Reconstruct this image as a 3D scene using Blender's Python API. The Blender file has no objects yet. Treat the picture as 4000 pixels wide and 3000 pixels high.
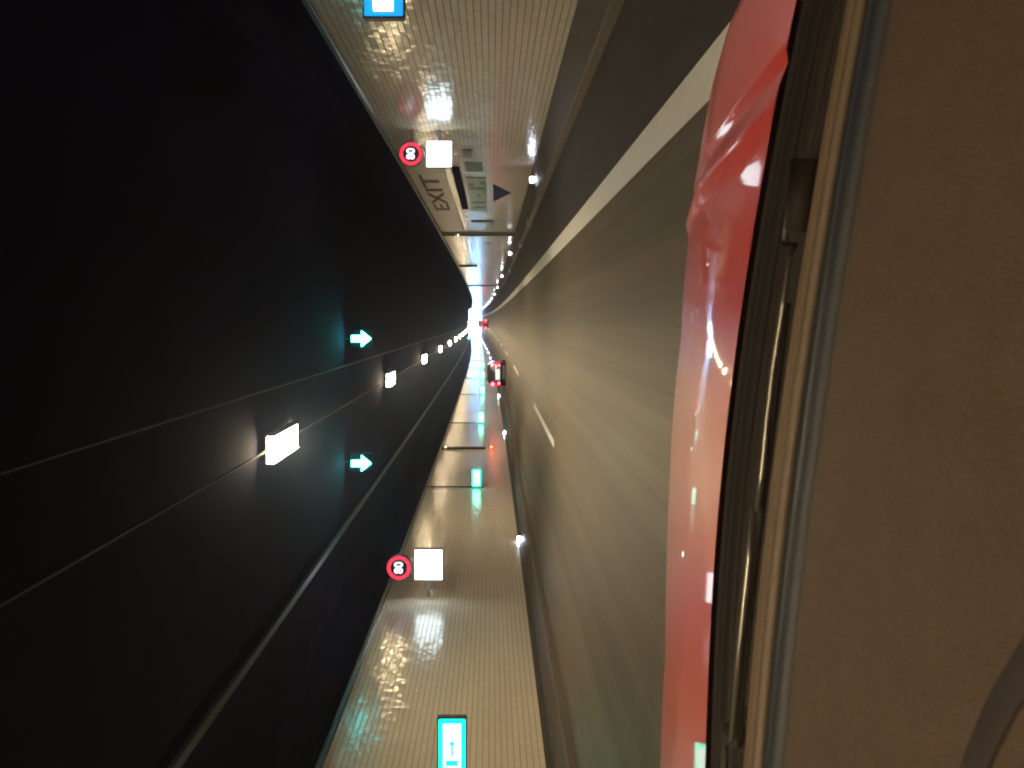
import bpy, math, random
from mathutils import Vector, Matrix
random.seed(7)
S = bpy.context.scene
COL = S.collection
PI = math.pi

# ------------------------------------------------------------------ camera
cd = bpy.data.cameras.new('camera')
cam = bpy.data.objects.new('camera', cd)
COL.objects.link(cam)
S.camera = cam
cd.sensor_width = 36.0
cd.lens = 36.0 * 740 / 1024
cd.clip_start = 0.02
cd.clip_end = 9000
cd.shift_x = 19 / 1024
cd.shift_y = -64 / 1024
cd.dof.use_dof = True
cd.dof.focus_distance = 11.0
cd.dof.aperture_fstop = 9.0
# phone held upright: picture right = world down, picture up = world right
cam.matrix_world = Matrix(((0, 1, 0, 0), (0, 0, -1, 0), (-1, 0, 0, 1.25), (0, 0, 0, 1)))

# ------------------------------------------------------------------ world
W = bpy.data.worlds.new("World")
S.world = W
W.use_nodes = True
wn = W.node_tree
wn.nodes.clear()
wo = wn.nodes.new('ShaderNodeOutputWorld')
wb = wn.nodes.new('ShaderNodeBackground')
sk = wn.nodes.new('ShaderNodeTexSky')
sk.sky_type = 'NISHITA'
sk.sun_disc = False
sk.sun_elevation = math.radians(38)
sk.sun_rotation = math.radians(200)
sk.air_density = 0.8
sk.dust_density = 0.2
sk.ozone_density = 4.0
wb.inputs['Strength'].default_value = 0.07
wt = wn.nodes.new('ShaderNodeMix'); wt.data_type = 'RGBA'; wt.blend_type = 'MULTIPLY'
wt.inputs[0].default_value = 1; wt.inputs[7].default_value = (.62, .86, 1.15, 1)
wn.links.new(sk.outputs[0], wt.inputs[6])
wn.links.new(wt.outputs[2], wb.inputs['Color'])
wn.links.new(wb.outputs[0], wo.inputs['Surface'])
W.cycles.sampling_method = 'NONE'

# ------------------------------------------------------------------ exposure / render
vs = S.view_settings
vs.view_transform = 'Standard'
vs.look = 'None'
vs.gamma = 1
vs.exposure = 6.5
cy = S.cycles
cy.use_denoising = True
cy.max_bounces = 8
cy.diffuse_bounces = 4
cy.glossy_bounces = 5
cy.transparent_max_bounces = 12
cy.caustics_reflective = True
cy.sample_clamp_indirect = 3.0
cy.filter_width = 2.1
cy.use_light_tree = True
EK = 2 ** (5.0 - vs.exposure)   # lamp strengths below are written for exposure 5
LUM = 6.8           # radiance of the ceiling luminaires

# ------------------------------------------------------------------ materials
def mat(name, col=(.5, .5, .5), rough=.5, metal=0.0, coat=0.0, spec=.5, emit=None, es=0.0, noise=0.0, nscale=40.0, bump=0.0, bscale=200.0, coat_rough=.03, mottle=False):
    m = bpy.data.materials.new(name)
    m.use_nodes = True
    nt = m.node_tree
    b = nt.nodes['Principled BSDF']
    b.inputs['Base Color'].default_value = (*col, 1)
    b.inputs['Roughness'].default_value = rough
    b.inputs['Metallic'].default_value = metal
    b.inputs['Coat Weight'].default_value = coat
    b.inputs['Coat Roughness'].default_value = coat_rough
    b.inputs['Specular IOR Level'].default_value = spec
    if emit:
        b.inputs['Emission Color'].default_value = (*emit, 1)
        b.inputs['Emission Strength'].default_value = es * EK
    tc = None
    if noise or bump:
        tc = nt.nodes.new('ShaderNodeTexCoord')
    if noise:
        n = nt.nodes.new('ShaderNodeTexNoise')
        n.inputs['Scale'].default_value = nscale
        n.inputs['Detail'].default_value = 6
        nt.links.new(tc.outputs['Object'], n.inputs['Vector'])
        fac = n.outputs['Fac']
        if mottle:
            n2 = nt.nodes.new('ShaderNodeTexNoise'); n2.inputs['Scale'].default_value = 26; n2.inputs['Detail'].default_value = 4
            nt.links.new(tc.outputs['Object'], n2.inputs['Vector'])
            fac = M(nt, 'MULTIPLY_ADD', fac, 2.6, -.95)
            fac = M(nt, 'MULTIPLY_ADD', n2.outputs['Fac'], .6, fac)
            fac = M(nt, 'SUBTRACT', fac, .15); fac.node.use_clamp = True
        mx = nt.nodes.new('ShaderNodeMix')
        mx.data_type = 'RGBA'
        mx.inputs[6].default_value = (*[c * (1 - noise) for c in col], 1)
        mx.inputs[7].default_value = (*[min(1, c * (1 + noise)) for c in col], 1)
        nt.links.new(fac, mx.inputs[0])
        nt.links.new(mx.outputs[2], b.inputs['Base Color'])
    if bump:
        n = nt.nodes.new('ShaderNodeTexNoise')
        n.inputs['Scale'].default_value = bscale
        n.inputs['Detail'].default_value = 3
        nt.links.new(tc.outputs['Object'], n.inputs['Vector'])
        bp = nt.nodes.new('ShaderNodeBump')
        bp.inputs['Strength'].default_value = bump
        bp.inputs['Distance'].default_value = .002
        nt.links.new(n.outputs['Fac'], bp.inputs['Height'])
        nt.links.new(bp.outputs[0], b.inputs['Normal'])
    return m

def M(nt, op, a, b=None, c=None):
    n = nt.nodes.new('ShaderNodeMath')
    n.operation = op
    for i, v in enumerate((a, b, c)):
        if v is None: continue
        if isinstance(v, (int, float)): n.inputs[i].default_value = v
        else: nt.links.new(v, n.inputs[i])
    return n.outputs[0]

def tile_mat(name, cross, c0, c1, cj):
    """glazed 10 cm wall tiles: joints, a slightly different tilt and tone for every tile"""
    m = bpy.data.materials.new(name)
    m.use_nodes = True
    nt = m.node_tree
    b = nt.nodes['Principled BSDF']
    uv = nt.nodes.new('ShaderNodeUVMap'); uv.uv_map = 'UVMap'
    sp = nt.nodes.new('ShaderNodeSeparateXYZ')
    nt.links.new(uv.outputs[0], sp.inputs[0])
    u = M(nt, 'MULTIPLY', sp.outputs[0], 10.0)
    v = M(nt, 'MULTIPLY', sp.outputs[1], 10.0)
    fu = M(nt, 'FRACT', u); fv = M(nt, 'FRACT', v)
    ju = M(nt, 'LESS_THAN', fu, .08)
    jv = M(nt, 'LESS_THAN', fv, .14)
    ju = M(nt, 'MULTIPLY', ju, cross)
    j = M(nt, 'MAXIMUM', ju, jv)
    iu = M(nt, 'FLOOR', u); iv = M(nt, 'FLOOR', v)
    cb = nt.nodes.new('ShaderNodeCombineXYZ')
    nt.links.new(iu, cb.inputs[0]); nt.links.new(iv, cb.inputs[1])
    wnz = nt.nodes.new('ShaderNodeTexWhiteNoise'); wnz.noise_dimensions = '3D'
    nt.links.new(cb.outputs[0], wnz.inputs['Vector'])
    # tone
    tone = nt.nodes.new('ShaderNodeMix'); tone.data_type = 'RGBA'
    tone.inputs[6].default_value = (*c0, 1)
    tone.inputs[7].default_value = (*c1, 1)
    nt.links.new(wnz.outputs['Value'], tone.inputs[0])
    # grime drifting along the wall
    ns = nt.nodes.new('ShaderNodeTexNoise')
    ns.inputs['Scale'].default_value = .35; ns.inputs['Detail'].default_value = 5
    mp = nt.nodes.new('ShaderNodeMapping'); mp.inputs['Scale'].default_value = (.5, 4, 1)
    nt.links.new(uv.outputs[0], mp.inputs[0]); nt.links.new(mp.outputs[0], ns.inputs['Vector'])
    gr = nt.nodes.new('ShaderNodeMix'); gr.data_type = 'RGBA'; gr.blend_type = 'MULTIPLY'
    gr.inputs[7].default_value = (.55, .5, .44, 1)
    g1 = M(nt, 'MULTIPLY', ns.outputs['Fac'], .7)
    nt.links.new(g1, gr.inputs[0]); nt.links.new(tone.outputs[2], gr.inputs[6])
    jm = nt.nodes.new('ShaderNodeMix'); jm.data_type = 'RGBA'
    jm.inputs[7].default_value = (*cj, 1)
    nt.links.new(j, jm.inputs[0]); nt.links.new(gr.outputs[2], jm.inputs[6])
    nt.links.new(jm.outputs[2], b.inputs['Base Color'])
    r = M(nt, 'MULTIPLY_ADD', j, .4, .19)
    nt.links.new(r, b.inputs['Roughness'])
    b.inputs['Specular IOR Level'].default_value = .5
    # tilt
    ge = nt.nodes.new('ShaderNodeNewGeometry')
    vm = nt.nodes.new('ShaderNodeVectorMath'); vm.operation = 'SUBTRACT'
    nt.links.new(wnz.outputs['Color'], vm.inputs[0]); vm.inputs[1].default_value = (.5, .5, .5)
    v2 = nt.nodes.new('ShaderNodeVectorMath'); v2.operation = 'MULTIPLY'
    nt.links.new(vm.outputs[0], v2.inputs[0]); v2.inputs[1].default_value = (0, .06, .06)
    v3 = nt.nodes.new('ShaderNodeVectorMath'); v3.operation = 'ADD'
    nt.links.new(ge.outputs['Normal'], v3.inputs[0]); nt.links.new(v2.outputs[0], v3.inputs[1])
    v4 = nt.nodes.new('ShaderNodeVectorMath'); v4.operation = 'NORMALIZE'
    nt.links.new(v3.outputs[0], v4.inputs[0]); nt.links.new(v4.outputs[0], b.inputs['Normal'])
    return m

def asphalt_mat(name, c0, c1, rough, streak=True):
    m = bpy.data.materials.new(name)
    m.use_nodes = True
    nt = m.node_tree
    b = nt.nodes['Principled BSDF']
    tc = nt.nodes.new('ShaderNodeTexCoord')
    def noise(scale, vec, det=6):
        mp = nt.nodes.new('ShaderNodeMapping'); mp.inputs['Scale'].default_value = vec
        n = nt.nodes.new('ShaderNodeTexNoise'); n.inputs['Scale'].default_value = scale; n.inputs['Detail'].default_value = det
        nt.links.new(tc.outputs['Object'], mp.inputs[0]); nt.links.new(mp.outputs[0], n.inputs['Vector'])
        return n.outputs['Fac']
    a = noise(1.0, (3.2, .02, 1))         # long wheel tracks
    c = noise(1.0, (26, .25, 1), 4)       # fine scuffs running along the road
    d = noise(1.0, (60, 40, 1), 4)        # grain
    e = noise(.35, (1, .25, 1), 3)
    t = M(nt, 'MULTIPLY_ADD', a, 1.5, -.42)
    t = M(nt, 'MULTIPLY_ADD', c, .55, t)
    t = M(nt, 'MULTIPLY_ADD', d, .25, t)
    t = M(nt, 'MULTIPLY_ADD', e, .5, t)
    t = M(nt, 'SUBTRACT', t, .45)
    t.node.use_clamp = True
    mx = nt.nodes.new('ShaderNodeMix'); mx.data_type = 'RGBA'
    mx.inputs[6].default_value = (*c0, 1); mx.inputs[7].default_value = (*c1, 1)
    nt.links.new(t, mx.inputs[0])
    nt.links.new(mx.outputs[2], b.inputs['Base Color'])
    b.inputs['Roughness'].default_value = rough
    bp = nt.nodes.new('ShaderNodeBump'); bp.inputs['Strength'].default_value = .35; bp.inputs['Distance'].default_value = .004
    nt.links.new(noise(1.0, (90, 90, 90), 3), bp.inputs['Height'])
    nt.links.new(bp.outputs[0], b.inputs['Normal'])
    return m

def glass_mat(name):
    m = bpy.data.materials.new(name)
    m.use_nodes = True
    nt = m.node_tree
    nt.nodes.remove(nt.nodes['Principled BSDF'])
    o = nt.nodes['Material Output']
    t = nt.nodes.new('ShaderNodeBsdfTransparent'); t.inputs[0].default_value = (.93, .95, .94, 1)
    g = nt.nodes.new('ShaderNodeBsdfGlossy'); g.inputs['Roughness'].default_value = .01
    f = nt.nodes.new('ShaderNodeFresnel'); f.inputs[0].default_value = 1.4
    k = M(nt, 'MULTIPLY', f.outputs[0], .6)
    x = nt.nodes.new('ShaderNodeMixShader')
    nt.links.new(k, x.inputs[0]); nt.links.new(t.outputs[0], x.inputs[1]); nt.links.new(g.outputs[0], x.inputs[2])
    nt.links.new(x.outputs[0], o.inputs[0])
    return m

MT = dict(
    road=asphalt_mat('asphalt', (.040, .033, .024), (.135, .106, .070), .62),
    shoulder=asphalt_mat('shoulder asphalt', (.013, .0112, .0118), (.030, .0245, .024), .75),
    white_paint=mat('road paint', (.74, .76, .78), .5, noise=.14, nscale=14, bump=.3, bscale=120),
    ceiling=mat('ceiling concrete', (.014, .012, .034), .9, spec=.08, noise=.35, nscale=.9, bump=.3, bscale=20),
    base=mat('dirty plinth concrete', (.055, .046, .042), .7, noise=.4, nscale=2.5, bump=.4, bscale=30),
    walk=mat('walkway concrete', (.06, .05, .046), .6, noise=.4, nscale=3, bump=.4, bscale=40),
    kerb=mat('kerb stone', (.10, .08, .068), .6, noise=.3, nscale=5, bump=.4, bscale=40),
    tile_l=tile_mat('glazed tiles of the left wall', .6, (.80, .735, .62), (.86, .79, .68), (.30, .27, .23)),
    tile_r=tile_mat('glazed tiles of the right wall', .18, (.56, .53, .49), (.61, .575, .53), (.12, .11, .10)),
    steel=mat('galvanised steel', (.42, .43, .45), .35, metal=1, noise=.2, nscale=6),
    rail=mat('dulled rail', (.10, .10, .11), .38, metal=.6, noise=.6, nscale=.7),
    tray=mat('cable tray steel', (.045, .05, .06), .42, metal=.6, noise=.3, nscale=2),
    housing=mat('dark grey housing', (.05, .05, .055), .5, noise=.2, nscale=8),
    cable=mat('black cable', (.02, .02, .02), .5, noise=.2, nscale=8),
    diffuser=mat('lamp diffuser', (.8, .8, .8), .3, emit=(1, .76, .45), es=LUM),
    marker=mat('marker lens', (.8, .8, .8), .2, emit=(.78, .88, 1), es=2.2),
    white_box=mat('lit white sign face', (.8, .8, .8), .3, emit=(.82, .95, 1), es=.26),
    led_red=mat('red leds', (.3, .02, .03), .3, emit=(1, .05, .10), es=.11),
    led_white=mat('white leds', (.6, .6, .7), .3, emit=(.9, .85, 1), es=.09),
    green_face=mat('green sign face', (.05, .5, .35), .3, emit=(.0, .85, .58), es=.25),
    green_core=mat('white field of escape sign', (.8, .8, .8), .3, emit=(.55, 1, .9), es=.2),
    lane_green=mat('green lane lamps', (.1, .6, .5), .3, emit=(.06, 1, .95), es=1.2),
    blue_face=mat('blue sign face', (.02, .2, .6), .3, emit=(.01, .32, .80), es=.045),
    blue_core=mat('white field of blue sign', (.8, .8, .8), .3, emit=(.9, .97, 1), es=.35),
    beacon=mat('red beacon lens', (.5, .03, .02), .3, emit=(1, .07, .03), es=.5),
    small_lamp=mat('small lamp lens', (.8, .7, .5), .3, emit=(1, .8, .5), es=.25),
    teal=mat('teal notice board', (.22, .38, .33), .45, noise=.15, nscale=3),
    teal_dark=mat('dark teal print', (.04, .13, .12), .5, noise=.2, nscale=4),
    green_patch=mat('green print', (.05, .32, .17), .5, noise=.2, nscale=4),
    navy=mat('navy paint', (.045, .055, .14), .9, spec=.1, noise=.25, nscale=3),
    navy_dark=mat('navy black board', (.012, .012, .03), .9, spec=.1, noise=.25, nscale=3),
    brown_board=mat('brown board', (.26, .215, .17), .4, noise=.3, nscale=1.5),
    letter=mat('dark lettering', (.11, .095, .085), .8, noise=.2, nscale=3),
    red_paint=mat('red car paint', (.29, .024, .020), .40, spec=.25, coat=.32, noise=.05, nscale=3, coat_rough=.035),
    black_plastic=mat('black plastic', (.006, .005, .0055), .6, spec=.06, noise=.2, nscale=30, bump=.3, bscale=500),
    rubber=mat('black rubber', (.008, .008, .008), .8, spec=.2, noise=.2, nscale=30),
    wiper_metal=mat('satin black metal', (.12, .11, .10), .3, metal=.7, noise=.1, nscale=20),
    dash=mat('grained dashboard plastic', (.038, .0235, .0135), .68, spec=.3, noise=.45, nscale=620, bump=1.0, bscale=420, mottle=True),
    dash_strip=mat('brown defroster grille', (.055, .037, .023), .55, spec=.3, noise=.15, nscale=60, bump=.4, bscale=300),
    dash_trim=mat('grey dashboard trim', (.010, .012, .018), .48, spec=.22, noise=.1, nscale=60, bump=.5, bscale=500),
    rim=mat('dark soft rim', (.016, .0125, .0125), .8, noise=.2, nscale=60, spec=.2),
    headliner=mat('headliner', (.12, .11, .10), .9, noise=.1, nscale=60),
    glass=glass_mat('windscreen glass'),
    dark_paint=mat('dark car paint', (.02, .02, .024), .3, coat=.8, noise=.05, nscale=3),
    car_glass=mat('dark car glass', (.01, .01, .012), .08, spec=.8),
    tail=mat('tail lamp lens', (.5, .02, .02), .2, emit=(1, .035, .06), es=.9),
    tail_dim=mat('dim tail lamp lens', (.4, .01, .01), .2, emit=(1, .04, .06), es=.045),
    plate=mat('lit plate surround', (.7, .7, .7), .4, emit=(.85, .92, 1), es=.03),
    silver=mat('silver car paint', (.4, .4, .42), .35, metal=.5, coat=.5, noise=.05, nscale=3),
    tyre=mat('tyre rubber', (.015, .015, .015), .8, noise=.2, nscale=20),
    grass=mat('dry ground', (.25, .27, .2), .9, noise=.3, nscale=.05),
)

# ------------------------------------------------------------------ mesh helpers
class MB:
    def __init__(s): s.v = []; s.f = []; s.uv = {}; s.smooth = False
    def quad(s, a, b, c, d, uv=None):
        n = len(s.v); s.v += [tuple(a), tuple(b), tuple(c), tuple(d)]; s.f.append((n, n+1, n+2, n+3))
        if uv: s.uv[len(s.f)-1] = uv
    def box(s, x0, x1, y0, y1, z0, z1, bev=0.0):
        if x0 > x1: x0, x1 = x1, x0
        n = len(s.v)
        if bev <= 0:
            s.v += [(x, y, z) for z in (z0, z1) for y in (y0, y1) for x in (x0, x1)]
            for f in ((0,2,3,1),(4,5,7,6),(0,1,5,4),(2,6,7,3),(0,4,6,2),(1,3,7,5)): s.f.append(tuple(n+i for i in f))
        else:
            b = bev
            rings = [(z0, b), (z0+b, 0), (z1-b, 0), (z1, b)]
            for z, k in rings:
                X0, X1, Y0, Y1 = x0+k, x1-k, y0+k, y1-k
                c = b*.7 if k == 0 else b*.4
                s.v += [(X0+c,Y0,z),(X1-c,Y0,z),(X1,Y0+c,z),(X1,Y1-c,z),(X1-c,Y1,z),(X0+c,Y1,z),(X0,Y1-c,z),(X0,Y0+c,z)]
            for r in range(3):
                for i in range(8):
                    j = (i+1) % 8
                    s.f.append((n+r*8+i, n+r*8+j, n+(r+1)*8+j, n+(r+1)*8+i))
            s.f.append(tuple(n+i for i in reversed(range(8))))
            s.f.append(tuple(n+24+i for i in range(8)))
    def tube(s, pts, r, seg=8, cap=True, flat=1.0):
        pts = [Vector(p) for p in pts]
        n0 = len(s.v)
        rr = r if isinstance(r, (list, tuple)) else [r]*len(pts)
        for i, p in enumerate(pts):
            t = (pts[min(i+1, len(pts)-1)] - pts[max(i-1, 0)]).normalized()
            up = Vector((0, 0, 1)) if abs(t.z) < .9 else Vector((1, 0, 0))
            a = t.cross(up).normalized(); b = a.cross(t)
            for k in range(seg):
                q = 2*PI*k/seg
                s.v.append(tuple(p + a*math.cos(q)*rr[i] + b*math.sin(q)*rr[i]*flat))
        for i in range(len(pts)-1):
            for k in range(seg):
                j = (k+1) % seg
                s.f.append((n0+i*seg+k, n0+i*seg+j, n0+(i+1)*seg+j, n0+(i+1)*seg+k))
        if cap:
            s.f.append(tuple(n0+k for k in reversed(range(seg))))
            s.f.append(tuple(n0+(len(pts)-1)*seg+k for k in range(seg)))
    def disc(s, c, r, seg=20, y=True, r0=0.0):
        """disc or ring facing -y (towards the driver)"""
        n = len(s.v)
        if r0 <= 0:
            s.v += [(c[0]+r*math.cos(2*PI*k/seg), c[1], c[2]+r*math.sin(2*PI*k/seg)) for k in range(seg)]
            s.f.append(tuple(n+k for k in range(seg)))
        else:
            for q in (r0, r):
                s.v += [(c[0]+q*math.cos(2*PI*k/seg), c[1], c[2]+q*math.sin(2*PI*k/seg)) for k in range(seg)]
            for k in range(seg):
                j = (k+1) % seg
                s.f.append((n+k, n+j, n+seg+j, n+seg+k))
    def cyl_y(s, c, r, y0, y1, seg=24):
        n = len(s.v)
        for y in (y0, y1):
            s.v += [(c[0]+r*math.cos(2*PI*k/seg), y, c[2]+r*math.sin(2*PI*k/seg)) for k in range(seg)]
        for k in range(seg):
            j = (k+1) % seg
            s.f.append((n+k, n+j, n+seg+j, n+seg+k))
        s.f.append(tuple(n+k for k in reversed(range(seg)))); s.f.append(tuple(n+seg+k for k in range(seg)))
    def grid(s, rows):
        """rows of equally many points -> quads"""
        n = len(s.v); w = len(rows[0])
        for r in rows: s.v += [tuple(p) for p in r]
        for i in range(len(rows)-1):
            for k in range(w-1):
                s.f.append((n+i*w+k, n+i*w+k+1, n+(i+1)*w+k+1, n+(i+1)*w+k))
    def build(s, name, m, parent=None, smooth=False, loc=None):
        me = bpy.data.meshes.new(name)
        me.from_pydata(s.v, [], s.f)
        if s.uv:
            ul = me.uv_layers.new(name='UVMap')
            for p in me.polygons:
                u = s.uv.get(p.index)
                if u:
                    for li, c in zip(p.loop_indices, u): ul.data[li].uv = c
        me.validate(); me.update()
        if smooth:
            for p in me.polygons: p.use_smooth = True
        me.materials.append(m)
        o = bpy.data.objects.new(name, me)
        COL.objects.link(o)
        if parent: o.parent = parent
        if loc: o.location = loc
        return o

def empty(name, loc, label=None, cat=None, group=None):
    o = bpy.data.objects.new(name, None)
    o.empty_display_size = .3
    COL.objects.link(o); o.location = loc
    tag(o, label, cat, group)
    return o
def tag(o, label=None, cat=None, group=None, kind=None):
    if label: o['label'] = label
    if cat: o['category'] = cat
    if group: o['group'] = group
    if kind: o['kind'] = kind
    return o
def copy_tree(o, parent=None):
    c = o.copy(); COL.objects.link(c)
    if parent: c.parent = parent
    for ch in list(o.children): copy_tree(ch, c)
    return c

# ------------------------------------------------------------------ the line of the road
K2 = 7.6e-5; D1 = 197.0; D2 = 300.0; GR = 2*K2*D1
def G(d):
    if d < 0: return 0.0
    if d < D1: return K2*d*d
    z1 = K2*D1*D1
    if d < D2: return z1 + GR*(d-D1)
    return z1 + GR*(D2-D1)
def cross(x): return -.02*x
YS = [-20, -12, -6, 0] + [5*i for i in range(1, 61)]
def sweep(b, prof, ys=YS, uv=False):
    """prof: list of (x, height) swept along the tunnel; uv = (metres along, height)"""
    for i in range(len(ys)-1):
        a, c = ys[i], ys[i+1]
        for k in range(len(prof)-1):
            (x0, h0), (x1, h1) = prof[k], prof[k+1]
            b.quad((x0, a, G(a)+h0), (x0, c, G(c)+h0), (x1, c, G(c)+h1), (x1, a, G(a)+h1),
                   ((a, h0), (c, h0), (c, h1), (a, h1)) if uv else None)

XL, XR = -6.93, 4.20          # tiled walls
KL, KR = -5.90, 3.16          # kerb lines
CH = 4.95                     # ceiling height
LT, RT = 3.88, 3.64           # tops of the tiling
LB, RB = .42, .13             # bottoms of the tiling

# road, shoulder, markings
b = MB(); sweep(b, [(KL-.3, cross(KL-.3)), (KR+.3, cross(KR+.3))])
road = b.build('road', MT['road']); tag(road, kind='structure', label='worn grey brown asphalt of the tunnel road')
b = MB(); sweep(b, [(1.50, cross(1.50)+.004), (KR+.1, cross(KR+.1)+.004)])
sh = b.build('shoulder', MT['shoulder']); tag(sh, kind='structure', label='dark hard shoulder right of the white edge line')
b = MB(); sweep(b, [(1.29, cross(1.29)+.008), (1.60, cross(1.60)+.008)])
el = b.build('edge_line', MT['white_paint'], road)
d = -3.7
while d < 290:
    b = MB()
    seg = [d + 6.6*i/4 for i in range(5)]
    sweep(b, [(-2.475, cross(-2.475)+.008), (-2.325, cross(-2.325)+.008)], seg)
    b.build('lane_dash', MT['white_paint'], road)
    d += 18.0
for side, (k, w, hb) in (('left', (KL, XL, LB)), ('right', (KR, XR, RB))):
    sg = -1 if side == 'left' else 1
    zt = cross(k) + .13
    b = MB(); b_prof = [(k, cross(k)-.05), (k+sg*.015, zt-.01), (k+sg*.03, zt), (k+sg*.07, zt)]
    sweep(b, b_prof)
    kk = b.build('kerb', MT['kerb']); tag(kk, kind='structure', label=f'{side} kerb edge beside the {"far" if side=="left" else "near"} lane')
    zw = min(hb-.02, zt+.03) if side == 'right' else zt+.05
    b = MB(); sweep(b, [(k+sg*.07, zt), (k+sg*.072, zt-.01), (w, zw)])
    ww = b.build('walkway', MT['walk']); tag(ww, kind='structure', label=f'dark narrow walkway along the {side} tunnel wall')

# tunnel shell: one building-like thing with its parts
tun = empty('tunnel', (0, 0, 0), 'long two lane road tunnel with tiled walls and a black ceiling', 'tunnel')
b = MB()
sweep(b, [(XL-.3, -1.0), (XL-.3, 4.1)] + [(XL-.3+.9*(1-math.cos(q*PI/16)), 4.1+(CH-4.1)*math.sin(q*PI/16)) for q in range(1, 9)]
      + [(XR+.3-.9*(1-math.cos(q*PI/16)), 4.1+(CH-4.1)*math.sin(q*PI/16)) for q in range(8, 0, -1)] + [(XR+.3, 4.1), (XR+.3, -1.0)])
ce = b.build('ceiling', MT['ceiling'], tun)
b = MB()
# unseen cap added well behind the car to keep sky light out
b.quad((XL-.3, -20, -1), (XR+.3, -20, -1), (XR+.3, -20, 5.2), (XL-.3, -20, 5.2))
b.build('sky_light_cap', MT['ceiling'], tun)
for side, w, lo, hi in (('left', XL, LB, LT), ('right', XR, RB, RT)):
    sg = -1 if side == 'left' else 1
    b = MB()
    prof = [(w, lo), (w, hi)]
    if side == 'left': prof = prof[::-1]
    sweep(b, prof, uv=True)
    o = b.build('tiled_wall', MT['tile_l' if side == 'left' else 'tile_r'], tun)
    o['label'] = f'{side} wall of small cream glazed tiles'
    b = MB(); sweep(b, [(w+sg*.003, lo), (w+sg*.003, -.3)])
    b.build('plinth', MT['base'], tun)
    b = MB(); sweep(b, [(w-sg*.03, hi), (w-sg*.05, hi+.02), (w-sg*.05, hi+.09), (w-sg*.02, hi+.11), (w+sg*.29, hi+.12)])
    sweep(b, [(w+sg*.01, hi), (w-sg*.03, hi)])
    b.build('top_rail', MT['rail'], tun)
    # expansion joints: slim steel cover strips up the tiling
for nm, x, wd, hh in (('cable_tray', -5.02, .13, .06), ('cable_tray', -1.11, .018, .03), ('cable_tray', -2.06, .022, .03)):
    b = MB(); z = CH-.16
    sweep(b, [(x-wd/2, z+hh), (x-wd/2, z), (x+wd/2, z), (x+wd/2, z+hh), (x-wd/2, z+hh)])
    t = b.build(nm, MT['tray'], tun)
# ground outside
b = MB()
zo = G(400)-.02
b.quad((-3000, D2, zo), (3000, D2, zo), (3000, 1500, zo), (-3000, 1500, zo))
g = b.build('ground', MT['grass']); tag(g, kind='structure')

ORD = ['nearest', 'second', 'third', 'fourth', 'fifth', 'sixth', 'seventh', 'eighth', 'ninth', 'tenth', 'eleventh', 'twelfth', 'thirteenth',
       'fourteenth', 'fifteenth', 'sixteenth', 'seventeenth', 'eighteenth', 'nineteenth', 'twentieth', 'twenty-first', 'twenty-second', 'twenty-third']

# ------------------------------------------------------------------ ceiling luminaires
def luminaire():
    r = empty('ceiling_light', (0, 0, 0))
    b = MB(); b.box(-.225, -.212, -.80, .80, -.125, .0); b.box(.212, .225, -.80, .80, -.125, .0)
    b.box(-.225, .225, -.80, .80, 0, .04); b.box(-.03, .03, -.5, -.44, .05, .14); b.box(-.03, .03, .44, .5, .05, .14)
    b.build('housing', MT['housing'], r)
    b = MB(); b.box(-.209, .209, -.78, .78, -.07, -.003)
    b.build('diffuser', MT['diffuser'], r)
    return r
proto = luminaire()
ds = [-14, -.5] + [12.5+13.5*i for i in range(21)]
for i, dd in enumerate(ds):
    o = proto if i == 0 else copy_tree(proto)
    o.location = (-2.06, dd, G(dd)+CH-.13)
    o.rotation_euler.x = math.atan((G(dd+1)-G(dd-1))/2)
    if dd < 1:
        lb = 'warm white ceiling light fixed above the red car' if i else 'warm white ceiling light fixed well behind the red car'
    elif dd == 12.5: lb = 'nearest and largest warm white ceiling light'
    elif i == len(ds)-1: lb = 'last warm white ceiling light before the daylight'
    else: lb = f'{ORD[i-2]} warm white ceiling light ahead in the row'
    tag(o, lb, 'ceiling light', 'warm ceiling lights in a row')

# ------------------------------------------------------------------ lane signals
def lane_signal():
    r = empty('lane_signal', (0, 0, 0))
    b = MB(); b.box(-.24, .24, .0, .14, -.28, .28, .02); b.box(-.02, .02, .05, .09, .28, .42)
    b.build('housing', MT['rubber'], r)
    b = MB()
    # arrow pointing down to the open lane
    n = len(b.v); T = -.006
    pts = [(-.08, .25), (.08, .25), (.08, 0), (.20, 0), (0, -.25), (-.20, 0), (-.08, 0)]
    b.v += [(x, T, z) for x, z in pts] + [(x, T-.02, z) for x, z in pts]
    b.f.append(tuple(n+7+i for i in range(7)))
    for i in range(7): b.f.append((n+i, n+(i+1) % 7, n+7+(i+1) % 7, n+7+i))
    b.build('arrow', MT['lane_green'], r)
    return r
ls = lane_signal()
ls.location = (-.47, 18.6, G(18)+CH-.42)
tag(ls, 'green down arrow signal hung from the ceiling above our own lane', 'lane signal', 'green lane signals')
l2 = copy_tree(ls); l2.location = (-3.60, 18.6, G(18)+CH-.42)
tag(l2, 'green down arrow signal hung from the ceiling above the left lane', 'lane signal', 'green lane signals')
for k, (q, lbl) in enumerate(((163, 'far'),)):
    for x, wh in ((-.5, 'own'), (-3.93, 'left')):
        c = copy_tree(ls); c.location = (x, q, G(q)+CH-.42)
        tag(c, f'tiny distant green lane signal near the daylight above the {wh} lane', 'lane signal', 'green lane signals')

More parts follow.
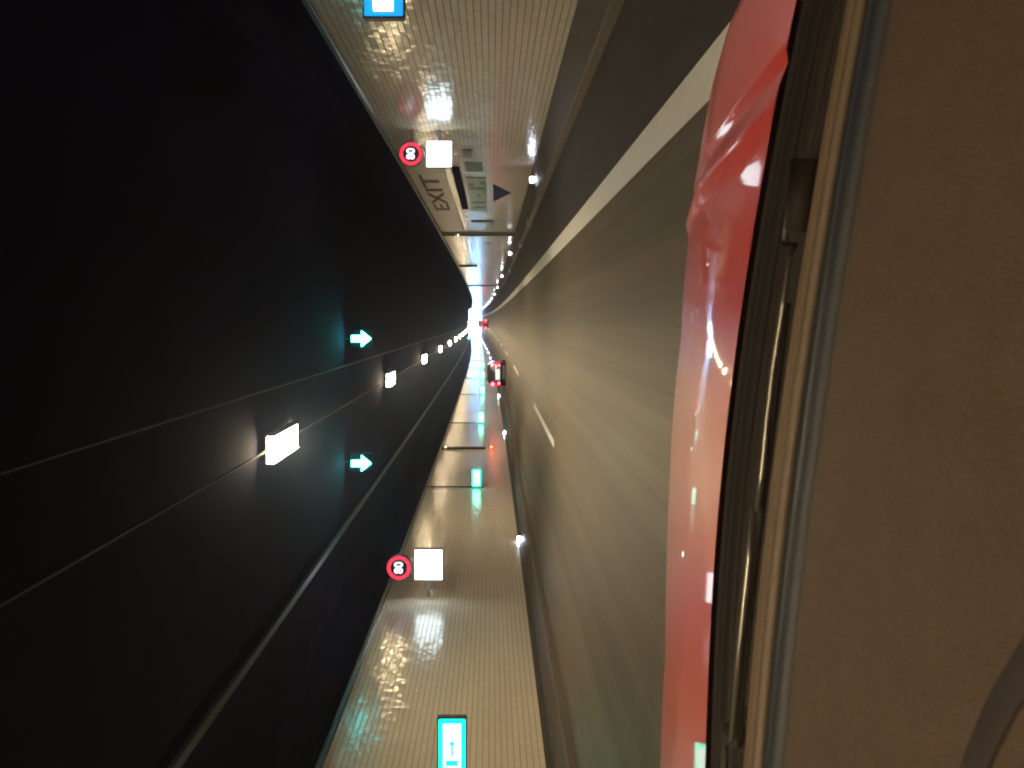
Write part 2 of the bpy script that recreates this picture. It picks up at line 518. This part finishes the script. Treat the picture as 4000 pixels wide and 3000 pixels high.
# ------------------------------------------------------------------ LED speed signs with white boxes
def text_mesh(txt, size, m, name, parent, loc, ext=.004, rot=(PI/2, 0, 0), bold=True):
    cu = bpy.data.curves.new(name, 'FONT'); cu.body = txt; cu.size = size
    cu.align_x = 'CENTER'; cu.align_y = 'CENTER'; cu.extrude = ext
    if bold: cu.offset = size*.012
    to = bpy.data.objects.new('tmp', cu); COL.objects.link(to)
    dg = bpy.context.evaluated_depsgraph_get()
    me = bpy.data.meshes.new_from_object(to.evaluated_get(dg))
    bpy.data.objects.remove(to); bpy.data.curves.remove(cu)
    me.name = name; me.materials.clear(); me.materials.append(m)
    o = bpy.data.objects.new(name, me); COL.objects.link(o)
    if parent: o.parent = parent
    o.location = loc; o.rotation_euler = rot
    return o
def speed_sign(R, side):
    r = empty('speed_sign', (0, 0, 0))
    b = MB(); b.cyl_y((0, 0, 0), R*1.06, .0, .12, 28)
    b.box(-.03*side, .03*side, .05, .09, -.05, .05)
    b.build('housing', MT['housing'], r, )
    b = MB()
    for q, cnt in ((.96, 44), (.88, 44), (.80, 40), (.72, 36)):
        for k in range(cnt):
            a = 2*PI*k/cnt
            b.disc((R*q*math.cos(a), -.006, R*q*math.sin(a)), R*.037, 6)
    b.build('red_ring', MT['led_red'], r)
    text_mesh('80', R*.98, MT['led_white'], 'digits', r, (0, -.006, 0))
    return r
def white_sign(w, h):
    r = empty('light_box_sign', (0, 0, 0))
    b = MB(); b.box(-w/2-.015, w/2+.015, .012, .16, -h/2-.015, h/2+.015, .012)
    b.build('housing', MT['housing'], r)
    b = MB(); b.box(-w/2, w/2, 0, .03, -h/2, h/2, .008)
    b.build('lit_face', MT['white_box'], r)
    return r
s = speed_sign(.255, 1); s.location = (3.66, 16.3, 1.25+82*16.3/740)
tag(s, 'round led speed limit sign with red ring and white 80 on the right wall', 'speed sign', 'led speed signs')
s = white_sign(.56, .55); s.location = (3.68, 16.4, 1.25+54*16.4/740)
tag(s, 'glaring white illuminated box sign under the speed sign on the right wall', 'box sign', 'white box signs')
s = speed_sign(.30, -1); s.location = (-6.16, 18.4, 1.25+94*18.4/740)
tag(s, 'round led speed limit sign with red ring and white 80 on the left wall', 'speed sign', 'led speed signs')
s = white_sign(.74, .68); s.location = (-6.12, 18.5, 1.25+64.5*18.5/740)
tag(s, 'glaring white illuminated box sign under the speed sign on the left wall', 'box sign', 'white box signs')
# brackets
for x0, x1, y, z in ((3.9, 4.2, 16.43, 1.25+54*16.4/740), (3.9, 4.2, 16.38, 1.25+82*16.3/740), (-6.93, -6.4, 18.57, 1.25+64.5*18.5/740), (-6.93, -6.4, 18.46, 1.25+94*18.4/740)):
    b = MB(); b.box(x0, x1, y-.02, y+.02, z-.03, z+.03)
    sd = 'right' if x0 > 0 else 'left'; up = 'speed' if z > (3 if x0 > 0 else 3.3) else 'white box'
    o = b.build('sign_bracket', MT['steel']); tag(o, f'short steel bracket holding the {up} sign to the {sd} wall', 'bracket')

# blue sign at the right edge of the view
bs = empty('blue_sign', (4.02, 8.85, 2.56), 'blue illuminated sign with a white field high on the right wall', 'sign')
b = MB(); b.box(-.45, .18, .01, .13, -.25, .25, .012); b.build('housing', MT['housing'], bs)
b = MB(); b.box(-.43, .16, 0, .03, -.232, .232, .006); b.build('blue_face', MT['blue_face'], bs)
b = MB(); b.quad((-.375, -.008, -.115), (.10, -.008, -.115), (.10, -.008, .16), (-.375, -.008, .115)); b.build('white_field', MT['blue_core'], bs)
bs.location.x = 4.07

# ------------------------------------------------------------------ green escape signs on the left wall
def escape_sign():
    r = empty('escape_sign', (0, 0, 0))
    b = MB(); b.box(-.04, .60, 0, .09, -.16, .16, .01)
    b.build('housing', MT['housing'], r)
    b = MB(); b.box(.02, .58, -.012, .01, -.14, .14, .004); b.build('green_face', MT['green_face'], r)
    b = MB()
    b.box(.065, .535, -.018, -.011, -.095, .095)
    b.build('white_field', MT['green_core'], r)
    b = MB()
    b.box(.10, .16, -.024, -.0185, -.07, .07); b.box(.20, .33, -.024, -.0185, -.014, .014)
    n = len(b.v); b.v += [(.32, -.021, .045), (.32, -.021, -.045), (.37, -.021, 0)]; b.f.append((n, n+1, n+2))
    b.build('pictogram', MT['green_face'], r)
    b = MB(); b.tube([(.0, .06, .15), (.0, .06, 1.95)], .022, 6); b.build('conduit', MT['cable'], r)
    return r
es = escape_sign()
for i in range(9):
    q = 11.5+19*i - (.3 if i == 0 else 0)
    o = es if i == 0 else copy_tree(es)
    o.location = (XL+.045, q, G(q)+1.86); o.scale = (1.45, 1, 1.4) if i == 0 else (1.25, 1, 1.25)
    tag(o, f'{ORD[i]} green lit escape sign standing out from the left wall' if i else 'largest and nearest green lit escape sign on the left wall', 'escape sign', 'green escape signs on the left wall')

# ------------------------------------------------------------------ kerb marker lights
def marker():
    r = empty('marker_light', (0, 0, 0))
    b = MB(); b.box(-.075, .075, 0, .09, -.055, .055, .008); b.build('housing', MT['housing'], r)
    b = MB(); b.box(-.065, .065, -.012, .005, -.045, .045, .004); b.build('lens', MT['marker'], r)
    return r
mk = marker(); first = True
for side in ('left', 'right'):
    for i in range(13):
        q = 23.2+22*i if side == 'left' else 20.0+22*i
        if q > 296: break
        o = mk if first else copy_tree(mk); first = False
        o.location = ((XL+.07, q, G(q)+.39) if side == 'left' else (3.79, q, G(q)+.17))
        tag(o, f'{ORD[i]} small white marker light from the red car along the {side} wall foot', 'marker light', f'white marker lights along the {side} wall')
        o.scale = (1.15, 1, 1.15)

# ------------------------------------------------------------------ wall fittings
def conduit_post(x, q, z0, z1, lbl, wide):
    b = MB(); b.box(x-.05, x+.05, q-wide/2, q+wide/2, G(q)+z0, G(q)+z1, .01)
    o = b.build('conduit', MT['base']); tag(o, lbl, 'conduit'); return o
conduit_post(XR-.05, 36.0, RB, RT, 'broad dark vertical cable cover on the right wall beyond the lettering', .5)
conduit_post(XL+.05, 39.8, 1.55, LT, 'dark vertical cable cover above the red beacon on the left wall', .3)
conduit_post(XR-.05, 57.0, 2.2, RT, 'short dark cable drop high on the right wall beyond the broad cover', .4)
conduit_post(XR-.05, 90.0, RB, RT, 'far dark vertical cable cover on the right wall', .5)
b = MB(); b.box(XR-.06, XR, 35.4, 35.7, RB+G(36), RT+G(36), .01)
o = b.build('cover_strip', MT['brown_board']); tag(o, 'golden brown strip beside the broad dark cover on the right wall', 'cover strip')
def beacon(x, q, z, lbl, m, s=1.0):
    r = empty('beacon', (x, q, z), lbl, 'beacon')
    b = MB(); b.box(-.07*s, .07*s, 0, .12, -.08*s, .08*s, .01); b.build('housing', MT['housing'], r)
    b = MB(); b.cyl_y((0, 0, 0), .05*s, -.05, 0, 16); b.build('lens', m, r)
    return r
beacon(XL+.16, 39.5, G(39.5)+1.22, 'glowing red beacon on the left wall below the vertical cable cover', MT['beacon'], 1.6)
beacon(XL+.16, 39.5, G(39.5)+3.66, 'small pale lamp at the top of the cable cover on the left wall', MT['small_lamp'], .8)
beacon(XR-.16, 35.3, G(35)+2.82, 'small pale lamp high beside the broad cover on the right wall', MT['small_lamp'], .7)
beacon(XR-.08, 9.3, .87, 'small red lamp low on the right wall at the edge of view', MT['beacon'], .35)

# notices and paint on the right wall
X = XR-.012
def wall_plate(name, m, y0, y1, z0, z1, t=.01, parent=None, x=X):
    b = MB()
    b.box(x-t, x+.011, y0, y1, z0+G((y0+y1)/2), z1+G((y0+y1)/2), min(.004, t*.4))
    return b.build(name, m, parent)
tag(wall_plate('dark_board', MT['navy_dark'], 20.3, 27.8, 2.13, 2.36, .03), 'long navy black board on the right wall above the teal notice', 'board')
nb = wall_plate('notice_board', MT['teal'], 21.8, 28.5, 1.42, 2.00, .012)
tag(nb, 'pale teal notice board with dark print on the right wall', 'notice board')
def sub(name, m, y0, y1, z0, z1): return wall_plate(name, m, y0, y1, z0, z1, .003, nb, X-.0125)
for y0, y1, z0, z1 in ((22.6, 23.1, 1.80, 1.97), (23.3, 23.7, 1.48, 1.97), (24.6, 25.0, 1.62, 1.72), (26.1, 26.5, 1.46, 1.93), (27.2, 27.6, 1.50, 1.90), (22.4, 22.8, 1.5, 1.62)):
    sub('print', MT['teal_dark'], y0, y1, z0, z1)
sub('green_print', MT['green_patch'], 22.2, 24.3, 1.43, 1.53)
pn = wall_plate('number_plate', MT['teal_dark'], 18.2, 19.1, 1.75, 1.98, .003); tag(pn, 'small dark plate on the right wall before the teal notice', 'plate')
pn = wall_plate('number_plate', MT['teal_dark'], 19.7, 20.9, 1.5, 1.98, .003); tag(pn, 'larger smudged dark plate on the right wall beside the teal notice', 'plate')
b = MB()
y0, y1 = 22.9, 26.2; z0, z1 = 1.19, .62; gz = G(24.5)
for xx in (X-.006,):
    b.v += [(xx, y0, z0+gz), (xx, y1, z0+gz), (xx, (y0+y1)/2-.1, z1+gz), (X+.01, y0, z0+gz), (X+.01, y1, z0+gz), (X+.01, (y0+y1)/2-.1, z1+gz)]
b.f += [(0, 1, 2), (0, 3, 4, 1), (1, 4, 5, 2), (2, 5, 3, 0)]
tag(b.build('arrow_sign', MT['navy']), 'navy blue triangle pointing down on the right wall', 'arrow sign')
bb = wall_plate('letter_board', MT['brown_board'], 19.2, 34.6, 2.55, 3.58, .012)
tag(bb, 'brownish board with faded dark lettering high on the right wall', 'letter board')
tt = text_mesh('EXIT', .78, MT['letter'], 'lettering', bb, (X-.018, 24.8, 3.06+G(25)), .004, (PI/2, 0, -PI/2))
tt.scale = (4.4, 1, 1)
for q, z0, z1 in ((31.5, 1.15, 2.1), (40.5, 1.2, 1.5)):
    tag(wall_plate('bar_plate', MT['letter'], q-.3, q+.3, z0, z1, .004), 'dark upright bar on the right wall ' + ('before' if q < 35 else 'beyond') + ' the broad cable cover', 'plate')
for k, (q, w) in enumerate(((24.0, 1.1), (30.8, 1.4), (47.0, 2.0))):
    b = MB(); b.box(KR-.02, KR+.18, q, q+w, G(q)+cross(KR)-.02, G(q)+cross(KR)+.137, .004)
    tag(b.build('kerb_inlet', MT['steel']), f'{ORD[k]} pale steel drain inlet set in the right kerb', 'drain inlet', 'drain inlets in the right kerb')

# ------------------------------------------------------------------ vehicles ahead
def body_mb(st):
    b = MB(); rings = []
    for (y, zb, zs, zt, w0, w1, w2) in st:
        half = [(w0*.9, zb), (w0, zb+.08), (w1, (zb+zs)/2), (w1*.99, zs), (w2+.04, zt-.07), (w2-.05, zt)]
        ring = [(x, y, z) for x, z in half] + [(-x, y, z) for x, z in reversed(half)]
        rings.append(ring)
    n = 12
    for r in rings: b.v += r
    for i in range(len(rings)-1):
        for k in range(n):
            j = (k+1) % n
            b.f.append((i*n+k, i*n+j, (i+1)*n+j, (i+1)*n+k))
    b.f.append(tuple(range(n))); b.f.append(tuple(reversed(range((len(rings)-1)*n, len(rings)*n))))
    return b
def wheels(r, ys, w, rad):
    for y in ys:
        for sx in (-1, 1):
            b = MB(); b.tube([(sx*(w-.22), y, rad), (sx*w, y, rad)], rad, 20)
            wh = b.build('wheel', MT['tyre'], r)
            b = MB(); b.tube([(sx*(w-.01), y, rad), (sx*(w+.012), y, rad)], rad*.6, 14); b.build('rim', MT['steel'], wh)
def lamp(r, m, x0, x1, z0, z1, y0, y1, label=None):
    b = MB(); b.box(x0, x1, y0, y1, z0, z1, .01); o = b.build('tail_light', m, r)
    if label: o['label'] = label
    return o
car = empty('car', (-3.96, 54.0, G(55)+cross(-3.96)), 'small dark hatchback with red tail lights ahead in the left lane', 'car')
body_mb([(0, .34, .60, .70, .78, .84, .80), (.07, .24, .78, 1.00, .84, .89, .76), (.32, .22, .86, 1.28, .86, .90, .66), (.75, .22, .90, 1.40, .87, .90, .60),
         (2.2, .22, .92, 1.42, .87, .90, .60), (3.0, .22, .94, 1.06, .87, .90, .66), (3.9, .24, .75, .82, .84, .86, .70), (4.15, .34, .58, .64, .70, .74, .60)]).build('body', MT['dark_paint'], car, True)
b = MB(); b.quad((-.62, .10, 1.03), (.62, .10, 1.03), (.54, .36, 1.30), (-.54, .36, 1.30)); b.build('rear_window', MT['car_glass'], car)
for sx in (-1, 1):
    lamp(car, MT['tail'], sx*.62, sx*.80, .86, 1.06, -.02, .14)
    lamp(car, MT['tail_dim'], sx*.50, sx*.66, .84, 1.00, -.015, .12, 'dim inner tail light')
    lamp(car, MT['tail'], sx*.58, sx*.72, .44, .58, -.05, .08, 'low rear fog light')
    lamp(car, MT['tail_dim'], sx*.74, sx*.86, .46, .74, -.02, .1, 'dim lower reflector')
b = MB(); b.box(-.40, .40, -.05, .02, .44, .76, .01); pl = b.build('tailgate_recess', MT['plate'], car)
b = MB(); b.box(-.26, .26, -.06, -.045, .48, .60); b.build('number_plate', MT['white_box'] if False else MT['plate'], pl)
b = MB(); b.box(-.82, .82, -.04, .12, .26, .42, .03); b.build('bumper', MT['black_plastic'], car)
wheels(car, (.75, 3.3), .86, .31)
b = MB(); b.box(-1.02, -.88, 2.6, 2.75, .92, 1.05, .02); b.build('mirror', MT['dark_paint'], car)
b = MB(); b.box(.88, 1.02, 2.6, 2.75, .92, 1.05, .02); b.build('mirror', MT['dark_paint'], car)
van = empty('van', (-.92, 160, G(160)+cross(-.9)), 'tall van with four red rear lamps far ahead in our lane', 'van')
body_mb([(0, .4, 1.3, 2.35, .86, .92, .78), (.1, .3, 1.35, 2.5, .9, .95, .84), (3.9, .3, 1.35, 2.55, .9, .95, .84), (4.6, .3, 1.2, 1.6, .9, .93, .8), (5.2, .4, .9, 1.0, .8, .85, .75)]).build('body', MT['dark_paint'], van, True)
for sx in (-1, 1):
    lamp(van, MT['tail'], sx*.62, sx*.88, .72, 1.05, -.04, .1)
    lamp(van, MT['tail'], sx*.60, sx*.84, 1.55, 1.85, -.04, .1, 'upper tail light')
b = MB(); b.quad((-.6, -.005, 1.4), (.6, -.005, 1.4), (.56, -.005, 2.1), (-.56, -.005, 2.1)); b.build('rear_window', MT['car_glass'], van)
b = MB(); b.box(-.85, .85, -.08, .1, .35, .55, .03); b.build('bumper', MT['black_plastic'], van)
wheels(van, (.9, 4.1), .9, .34)

# ------------------------------------------------------------------ our own red car
own = empty('red_car', (-.5, 0, 0), 'own red car with glossy bonnet, black wipers and brown dashboard', 'car')
OX = .5                                  # children are written in tunnel coordinates, shifted by this
def place(o): o.location = (OX, 0, 0); return o
TILT = -.04
def yb(x): return 1.065-(.30 if x > -.5 else .15)*(x+.5)**2
def hood_pt(u, t):
    """u across (-0.92 .. 0.92) from the middle of the car, t metres forward of the rear edge"""
    x = u-.5; a = abs(u)
    z = .92+TILT*x-.14*t-.05*t*t
    z += min(1, .1+t/.12)*.010*math.exp(-((a-.755+.012*t)/.020)**2) - .007*math.exp(-((a-.80)/.008)**2)
    z += .010*(1-min(1, a/.70)**4)*min(1, t/.3)
    z += .030*max(0, min(1, (a-.45)/.35))*min(1, t/.5)
    return x, yb(x)+t, z
HW = .99
rows = []
us = [-.99+1.98*i/160 for i in range(161)]
def Tm(u): return 1.12-.28*(abs(u)/.92)**3
for k in range(0, 40):
    row = []
    # side edges roll over, then the skirt
    def P(u, drop, out):
        us_ = max(-HW, min(HW, u))
        T = Tm(us_)
        if k < 0:
            x, y, z = hood_pt(us_, 0); y += .001; z -= .004*(-k)
            y -= 0
        elif k <= 27:
            x, y, z = hood_pt(us_, T*k/27)
        else:
            q = (k-27)/12*PI/2
            x, y, z = hood_pt(us_, T)
            y += .26*math.sin(q); z -= .07*math.sin(q)+.30*(1-math.cos(q))
        return (x+out, y, z-drop)
    sk_ = [(.06, .50), (.06, .3), (.06, .10), (.052, .032), (.042, .018), (.025, .007)]
    for o_, dr in sk_: row.append(P(-HW, dr, -o_))
    for u in us: row.append(P(u, 0, 0))
    for o_, dr in reversed(sk_): row.append(P(HW, dr, o_))
    rows.append(row)
b = MB(); b.grid(rows)
hood = place(b.build('bonnet', MT['red_paint'], own, True))
# nose below the bonnet
last = rows[-1]
b = MB(); b.grid([last, [(p[0], p[1]+.05, p[2]-.25) for p in last], [(p[0], p[1]-.1, .25) for p in last]])
place(b.build('front_bumper', MT['red_paint'], own, True))
# rear body flanks so the car throws its whole shadow
b = MB()
for sx in (-1, 1):
    x = -.5+sx*.92
    pr = [(.9, .86), (.3, .93), (-.5, .95), (-2.6, .95), (-3.2, .9)]
    b.grid([[(x, y, z+TILT*x) for y, z in pr], [(x+sx*.03, y, .6) for y, z in pr], [(x, y, .25) for y, z in pr]])
b.quad((-1.42, -3.2, .25), (.42, -3.2, .25), (.42, -3.2, .9), (-1.42, -3.2, .95))
b.quad((-1.42, -3.2, .26), (.42, -3.2, .26), (.42, 1.9, .26), (-1.42, 1.9, .26))
place(b.build('body_side', MT['red_paint'], own, True))
# cowl: ribbed black panel between bonnet and windscreen
def cv(A, a, x): return A-a*(x+.8)**2
def strip2(c0, c1, zf, n=60, m=24, x0=-1.38, x1=.44):
    rows = []
    for i in range(m+1):
        s_ = i/m
        rows.append([(x, c0(x)*(1-s_)+c1(x)*s_, zf(s_)+TILT*x) for x in [x0+(x1-x0)*k/n for k in range(n+1)]])
    return rows
w_in = lambda x: cv(.892, .165, x)
w_out = lambda x: cv(.915, .165, x)
d_in = lambda x: cv(.836, .155, x)
t_near = lambda x: cv(.755, .15, x)
t_far = lambda x: cv(.790, .15, x)
def strip(A0, A1, cu, zf, n=60, m=24, x0=-1.36, x1=.36):
    rows = []
    for i in range(m+1):
        s_ = i/m; A = A0+(A1-A0)*s_
        rows.append([(x, A-cu[0]*(x+.5)**2*(1-s_)-cu[1]*(x+.5)**2*s_, zf(s_)+TILT*x) for x in [x0+(x1-x0)*k/n for k in range(n+1)]])
    return rows
b = MB()
def zcowl(s_):
    z = .890-.014*math.sin(s_*PI)+.024*s_**6
    for c, h, w in ((.80, .010, .035), (.62, .012, .05), (.93, .008, .02), (.30, .006, .05)):
        z += h*math.exp(-((s_-c)/w)**2)
    return z
b.grid(strip2(w_out, lambda x: yb(x)-.006, zcowl, m=70))
place(b.build('cowl', MT['black_plastic'], own, True))
b = MB(); b.grid(strip2(w_in, w_out, lambda s_: .925-.03*s_+.006*math.sin(s_*PI), m=8))
place(b.build('windscreen_seal', MT['rubber'], own, True))
# defroster ledge, brown and ribbed
b = MB()
def zled(s_): return .929+.004*math.sin(s_*PI)+.0016*math.cos(s_*2*PI*3)
b.grid(strip2(d_in, w_in, zled, m=40))
place(b.build('defroster_strip', MT['dash_strip'], own, True))
b = MB(); b.grid(strip2(t_far, d_in, lambda s_: .932-.014*math.sin(s_*PI), m=8))
place(b.build('vent_gap', MT['rubber'], own, True))
# dashboard with its rounded grey front trim
b = MB()
rw = []
for yy, zz in [(.12, .80), (.12, .90), (.13, .935), (.16, .948), (.25, .952), (.40, .951), (.55, .950), (.70, .950), (.735, .949), (.750, .946), (.755, .935)]:
    kx = .15*min(1, max(0, (yy-.1)/.60))
    rw.append([(x, yy-kx*(x+.8)**2, zz+TILT*x) for x in [-1.38+1.78*k/60 for k in range(61)]])
b.grid(rw)
dash = place(b.build('dashboard', MT['dash'], own, True))
b = MB()
pts = []
rw = []
for i in range(13):
    q = PI*i/12
    rw.append([(x, .7725-.0175*math.cos(q)-.15*(x+.8)**2, .936+.015*math.sin(q)+TILT*x) for x in [-1.38+1.78*k/60 for k in range(61)]])
b.grid(rw)
place(b.build('dash_trim', MT['dash_trim'], own, True))
# low dark rim of the instrument hood
b = MB()
arc = []
for k in range(25):
    q = math.radians(110-100*k/24)
    x = -.45+.42*math.cos(q); y = .15+.325*math.sin(q)
    arc.append((x, y, .951+TILT*x))
b.tube(arc, .010, 8, flat=.25)
place(b.build('instrument_hood', MT['rim'], own, True))
# windscreen
b = MB(); rw = []
for i in range(17):
    s_ = i/16
    rw.append([(x*(1-.10*s_)-.05*s_, .905-.165*(x+.8)**2-.84*s_+.10*s_*(1-s_)*2, .905+.60*s_-.02*s_*(1-s_)+TILT*x) for x in [-1.36+1.72*k/40 for k in range(41)]])
b.grid(rw)
place(b.build('windscreen', MT['glass'], own, True))
b = MB(); b.grid([[(x, y, 1.51-.02*((x+.5)**2)+TILT*x) for x in [-1.2+1.4*k/10 for k in range(11)]] for y in (.05, -.6, -1.6, -2.6, -3.0)])
b.grid([[(x, y, 1.535-.02*((x+.5)**2)+TILT*x) for x in [-1.2+1.4*k/10 for k in range(11)]] for y in (.05, -.6, -1.6, -2.6, -3.0)])
place(b.build('roof', MT['headliner'], own, True))
b = MB(); b.grid([[(x, -.9, z+TILT*x) for x in (-1.3, -.5, .3)] for z in (.3, .9, 1.5)])
place(b.build('seat_row', MT['headliner'], own))
# wiper
def W3(x, y, dz=0): return (x, y, .915+TILT*x+dz)
b = MB(); b.tube([W3(.178, .818, -.004), W3(.10, .832, -.004)], [.017, .015], 12)
wp = place(b.build('wiper', MT['black_plastic'], own, True)); 
b = MB(); b.tube([W3(.16, .8265, .008), W3(.088, .8395, .008)], .0025, 8); b.build('arm_rib', MT['wiper_metal'], wp, True)
b = MB(); b.tube([W3(.088, .838, .002), W3(.072, .841, .003)], [.010, .006], 8); b.build('knuckle', MT['black_plastic'], wp, True)
b = MB(); b.tube([W3(.070, .842), W3(.015, .858), W3(-.06, .880), W3(-.125, .893), W3(-.19, .903), W3(-.236, .914)], [.0028, .0026, .0025, .0024, .0022, .0022], 8); b.build('arm', MT['wiper_metal'], wp, True)
b = MB(); b.tube([W3(-.236, .920, .003), W3(-.30, .928, .003), W3(-.42, .948, .003), W3(-.55, .966, .003)], [.003, .0036, .0036, .003], 8, flat=.7); b.build('blade', MT['wiper_metal'], wp, True)
b = MB(); b.tube([W3(.02, .868, -.008), W3(-.15, .905, -.008), W3(-.35, .945, -.008), W3(-.56, .975, -.008)], .006, 8); b.build('rubber_lip', MT['rubber'], wp, True)
b = MB(); b.tube([W3(-.55, .985, -.02), W3(-.55, .985, .006)], .014, 12)
w2 = place(b.build('wiper', MT['black_plastic'], own, True))
b = MB(); b.tube([W3(-.55, .985, .004), W3(-.66, .978, .004), W3(-.85, .94, .0)], .005, 8); b.build('arm', MT['wiper_metal'], w2, True)

# ------------------------------------------------------------------ thin haze added to give portal and lamps a bloom
hm = bpy.data.materials.new('bloom haze')
hm.use_nodes = True
hn = hm.node_tree
hn.nodes.remove(hn.nodes['Principled BSDF'])
pv = hn.nodes.new('ShaderNodeVolumePrincipled')
pv.inputs['Color'].default_value = (.45, .62, 1, 1)
pv.inputs['Density'].default_value = .0013
pv.inputs['Anisotropy'].default_value = .85
hn.links.new(pv.outputs[0], hn.nodes['Material Output'].inputs['Volume'])
b = MB(); b.box(-3010, 3010, -40, 1510, -2.5, 30)
hz = b.build('haze', hm); tag(hz, kind='stuff')
